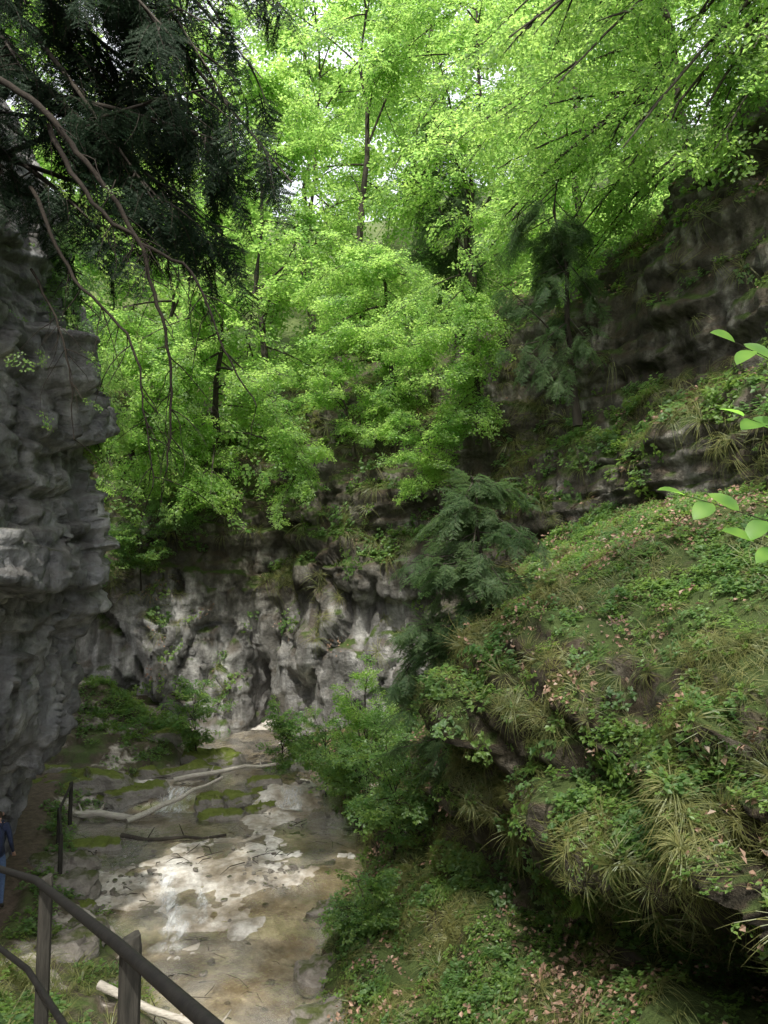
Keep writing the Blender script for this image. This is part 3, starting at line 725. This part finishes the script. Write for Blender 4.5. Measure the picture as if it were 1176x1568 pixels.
# ------------------------------------------------------------ ground plants
def plants(name,P_,N_,n,flt,tm,smin,smax,up=.5,lim=None):
    pos,nr=sample(P_,N_,n,flt);it=[]
    for p,q in zip(pos,nr):
        z=Vector(q)*(1-up)+ZU*up
        it.append((p,e_up(z,random.uniform(0,6.28)),random.uniform(smin,smax)))
    return scatter(name,tm,it)
vis=lambda c:(c[...,1]>3)*(c[...,0]<c[...,1]*.56+1.5)*1.0
def clump(c,s,sc=.6,lo=0.,hi=.3):return sstep(lo,hi,fbm(c*sc,3,s))
plants('bank_grass',BP,BN,4300,lambda c,n:vis(c)*(n[...,2]<.85)*(n[...,2]>-.2)*(.2+clump(c,1,.9))*(c[...,1]<19),T['hang'],.35,.85,.1)
plants('bank_herbs',BP,BN,7000,lambda c,n:vis(c)*(.2+clump(c,2,.8))*(.3+.7*sstep(.2,.7,n[...,2])),T['herb'],.35,.95,.35)
plants('bank_ferns',BP,BN,110,lambda c,n:vis(c)*(n[...,2]<.85)*clump(c,3)*(c[...,1]>8),T['fern'],.4,.75,.4)
plants('leaf_litter',BP,BN,900,lambda c,n:vis(c)*(n[...,2]>.4)*(.15+clump(c,4,.5)),T['litter'],.8,1.2,.0)
plants('cliff_plants',GP,GNm,2600,lambda c,n:(c[...,1]>9)*(.06+sstep(.1,.5,n[...,2]))*(.15+clump(c,5,.5))*(.2+.8*sstep(4.,7,c[...,2])),T['herb'],.9,1.9,.3)
plants('cliff_grass',GP,GNm,2700,lambda c,n:(c[...,1]>9)*(.06+sstep(.05,.45,n[...,2]))*(.15+clump(c,6,.5))*(.2+.8*sstep(3.5,6.5,c[...,2])),T['hang'],.8,1.5,.1)
plants('ledge_litter',GP,GNm,500,lambda c,n:(c[...,1]>9)*(n[...,2]>.4)*1.0,T['litter'],1,1.6,.0)
plants('left_bank_herbs',G,GRN,1300,lambda c,n:(c[...,0]<xl(c[...,1])-.2)*(np.abs(c[...,0]-xp(c[...,1]))>.75)*(c[...,1]>3)*(c[...,1]<28)*(c[...,0]>-11)*(.05+clump(c,7,.8)+1.5*sstep(22,25,c[...,1])),T['herb'],.5,1.2,.8)
plants('left_bank_grass',G,GRN,480,lambda c,n:(c[...,0]<xl(c[...,1])-.1)*(c[...,0]>xp(c[...,1])+.75)*(c[...,1]>3)*(c[...,1]<13)*(.2+clump(c,8,.8)),T['grass'],.5,1.0,.8)
plants('left_cliff_plants',LP,LN,70,lambda c,n:(c[...,1]>8)*(c[...,2]>8)*sstep(.4,.7,n[...,2])*1.0+1e-6,T['herb'],.4,.8,.4)
plants('hill_undergrowth',HP,HN,2000,lambda c,n:(c[...,1]>15)*(c[...,1]<48)*(np.abs(c[...,0])<24)*1.0,T['far'],1.1,1.9,.7)
plants('gravel',G,GRN,1300,lambda c,n:(c[...,0]>xl(c[...,1])-.6)*(c[...,0]<xr(c[...,1])+.3)*(c[...,1]>8)*(c[...,1]<28)*(.06+clump(c,15,.9,.05,.35)),T['stone'],.15,.9,.5)
plants('driftwood_twigs',G,GRN,60,lambda c,n:(c[...,0]>xl(c[...,1])-.8)*(c[...,0]<xr(c[...,1])+.1)*(c[...,1]>9)*(c[...,1]<25)*1.0,T['sticks'],.5,1.2,.3)

# ------------------------------------------------------------ railing
rb=MB()
rail=[(1.9,-2.0,5.7),(.8,0,5.35),(-.96,3,4.74),(-1.96,4.7,4.36),(-2.97,6.2,3.95),(-3.9,7.8,3.3),(-4.7,9.4,2.6),(-5.3,10.8,2.0)]
rb.tube(rail,[.022]*len(rail),10)
low=[(p[0]-.02,p[1]-.02,p[2]-.47) for p in rail];rb.tube(low,[.017]*len(low),8)
rail_o=rb.obj('path_railing',['rail'])
def post(x,y,zt,zbm,w,parent,mat='post'):
    b=MB();h=w/2;ch=.012
    prof=[(-h+ch,-h),(h-ch,-h),(h,-h+ch),(h,h-ch),(h-ch,h),(-h+ch,h),(-h,h-ch),(-h,-h+ch)]
    c,s=math.cos(.5),math.sin(.5);lv=[(zbm,1.05),(zt-.03,1.),(zt,.85)]
    for z,k in lv:
        for px,py in prof:
            b.V.append(Vector((x+(px*c-py*s)*k,y+(px*s+py*c)*k,z+(.012*px/h if z==zt else 0))))
    for i in range(2):
        for k in range(8):
            k2=(k+1)%8;b.F.append((i*8+k,i*8+k2,(i+1)*8+k2,(i+1)*8+k));b.I.append(0)
    b.F.append(tuple(range(16,24)));b.I.append(0)
    o=b.obj('post',[mat],False,parent);return o
for (x,y,z) in [rail[1],rail[2],rail[3],rail[4],rail[5],rail[6],rail[7]]:
    post(x+.05,y+.02,z+.01,z-1.35,.07,rail_o)
rb=MB();rb.tube([(-6.3,16.2,1.15),(-6.9,17.6,1.3),(-7.2,19,1.5)],[.03]*3,8);r2=rb.obj('wooden_fence',['post'])
for x,y,z in ((-6.3,16.2,1.2),(-6.9,17.6,1.35),(-7.2,19,1.55)):post(x,y,z,z-.95,.08,r2)

# ------------------------------------------------------------ person
def person(loc,rotz):
    V=[];E=[];Rd=[]
    def v(p,r,par=None):
        V.append(p);Rd.append(r);i=len(V)-1
        if par is not None:E.append((par,i))
        return i
    pel=v((0,0,.96),.135);sp=v((0,-.01,1.12),.12,pel);ch=v((0,0,1.32),.145,sp);nk=v((0,.02,1.47),.058,ch);hb=v((0,.04,1.56),.075,nk);ht=v((0,.045,1.66),.083,hb)
    for s in (-1,1):
        sh=v((s*.17,0,1.41),.07,ch);el=v((s*.245,-.05*s-.02,1.14),.043,sh);wr=v((s*.25,.12,.95),.028,el);pa=v((s*.25,.17,.9),.03,wr)
        for k in range(4):
            f1=v((s*.25+(k-1.5)*.017,.215,.868-.004*k),.009,pa);f2=v((s*.25+(k-1.5)*.018,.23,.835+.003*abs(k-1)),.008,f1)
        t1=v((s*.25-s*.035,.19,.89),.01,pa);v((s*.25-s*.04,.215,.87),.009,t1)
        hp=v((s*.095,0,.88),.098,pel);kn=v((s*.1,.1 if s>0 else .02,.5),.06,hp);an=v((s*.1,.08 if s>0 else -.14,.1),.04,kn);v((s*.11,.2 if s>0 else .0,.035),.036,an)
    me=bpy.data.meshes.new('b');me.from_pydata(V,E,[]);o=bpy.data.objects.new('hiker_tmp',me);link(o)
    sk=o.modifiers.new('s','SKIN');sk.use_smooth_shade=True
    for i,r in enumerate(Rd):me.skin_vertices[0].data[i].radius=(r,r*.85)
    me.skin_vertices[0].data[0].use_root=True
    sb=o.modifiers.new('u','SUBSURF');sb.levels=2;sb.render_levels=2
    dg=bpy.context.evaluated_depsgraph_get();m2=bpy.data.meshes.new_from_object(o.evaluated_get(dg))
    bpy.data.objects.remove(o)
    mats=[mat_simple('navy_jacket',(.012,.018,.045),(.03,.04,.08),30,.8),mat_simple('blue_jeans',(.06,.1,.2),(.12,.18,.3),40,.85),mat_simple('skin',(.45,.27,.2),(.5,.32,.24),20,.5,.001),mat_simple('hair',(.03,.02,.012),(.06,.04,.025),50,.6,.01),mat_simple('shoes',(.03,.025,.02),(.07,.06,.05),30,.7)]
    for mm in mats:m2.materials.append(mm)
    for p in m2.polygons:
        c=p.center;k=0
        if c.z<.12:k=4
        elif c.z<.93 and abs(c.x)<.22:k=1
        elif c.z<.945 and c.y>.1:k=2
        elif c.z>1.47:k=2 if (c.z<1.54 or (c.y>.07 and c.z<1.68)) else 3
        p.material_index=k;p.use_smooth=True
    o=bpy.data.objects.new('hiker',m2);link(o)
    b=MB()
    for s in (-1,1):b.tube([(s*.078,.04,1.57),(s*.09,.035,1.6),(s*.08,.035,1.63)],[.008,.014,.008],6)
    b.tube([(0,.118,1.62),(0,.14,1.585),(0,.12,1.575)],[.008,.014,.01],6)
    b.obj('ears_nose',[mats[2]],True,o)
    bp=MB()
    lv=[(1.0,.10,.06),(1.03,.15,.09),(1.2,.16,.1),(1.36,.15,.09),(1.44,.1,.06)]
    for z,wx,wy in lv:
        for k in range(16):
            a=6.283*k/16;ca,sa=math.cos(a),math.sin(a)
            bp.V.append(Vector((wx*math.copysign(abs(ca)**.5,ca),-.21+wy*math.copysign(abs(sa)**.5,sa),z)))
    for i in range(4):
        for k in range(16):
            k2=(k+1)%16;bp.F.append((i*16+k,i*16+k2,(i+1)*16+k2,(i+1)*16+k));bp.I.append(0)
    bp.F.append(tuple(range(16))[::-1]);bp.I.append(0);bp.F.append(tuple(range(64,80)));bp.I.append(0)
    for s in (-1,1):bp.tube([(s*.09,-.14,1.42),(s*.1,-.02,1.5),(s*.1,.12,1.4),(s*.12,.1,1.2),(s*.12,-.12,1.08)],[.018]*5,6)
    bp.obj('backpack',[mats[0]],True,o)
    o.location=loc;o.rotation_euler=(0,0,rotz)
person((-6.58,14.1,gz(-6.58,14.1)+.0),.25)

# ------------------------------------------------------------ light, sky, camera
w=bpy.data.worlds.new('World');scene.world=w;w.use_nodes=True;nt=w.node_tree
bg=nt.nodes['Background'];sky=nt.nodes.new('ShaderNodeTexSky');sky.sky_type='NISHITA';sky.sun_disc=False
el,az=math.radians(54),math.radians(-172)
sky.sun_elevation=el;sky.sun_rotation=az;sky.air_density=1.0;sky.dust_density=5.0
# bright haze added to the clear sky, whitens it and gives soft fill light
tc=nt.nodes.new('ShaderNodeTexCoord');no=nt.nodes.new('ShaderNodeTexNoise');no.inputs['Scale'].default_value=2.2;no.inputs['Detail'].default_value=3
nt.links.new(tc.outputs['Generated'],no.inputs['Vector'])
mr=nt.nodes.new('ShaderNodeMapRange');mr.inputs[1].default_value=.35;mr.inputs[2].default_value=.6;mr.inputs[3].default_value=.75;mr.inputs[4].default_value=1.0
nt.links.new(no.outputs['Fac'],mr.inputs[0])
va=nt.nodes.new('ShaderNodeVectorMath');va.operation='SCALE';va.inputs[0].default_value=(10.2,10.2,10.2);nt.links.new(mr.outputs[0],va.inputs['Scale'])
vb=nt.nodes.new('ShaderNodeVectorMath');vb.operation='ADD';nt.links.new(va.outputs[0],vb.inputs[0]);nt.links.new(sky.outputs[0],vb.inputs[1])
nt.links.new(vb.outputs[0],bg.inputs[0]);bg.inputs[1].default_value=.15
ld=bpy.data.lights.new('sun','SUN');ld.energy=5;ld.angle=math.radians(1.0);ld.color=(1,.96,.88)
lo=bpy.data.objects.new('sun',ld);link(lo)
Sv=Vector((math.sin(az)*math.cos(el),math.cos(az)*math.cos(el),math.sin(el)));lo.rotation_euler=Sv.to_track_quat('Z','Y').to_euler()
cd=bpy.data.cameras.new('camera');cam=bpy.data.objects.new('camera',cd);link(cam)
cd.sensor_fit='VERTICAL';cd.sensor_height=24;cd.lens=12/(784/1230);cd.clip_end=2000;cd.clip_start=.05
cam.location=(0,0,6);cam.rotation_euler=(math.radians(90+5.39),0,0);scene.camera=cam
scene.view_settings.view_transform='Standard';scene.view_settings.look='None';scene.view_settings.exposure=0
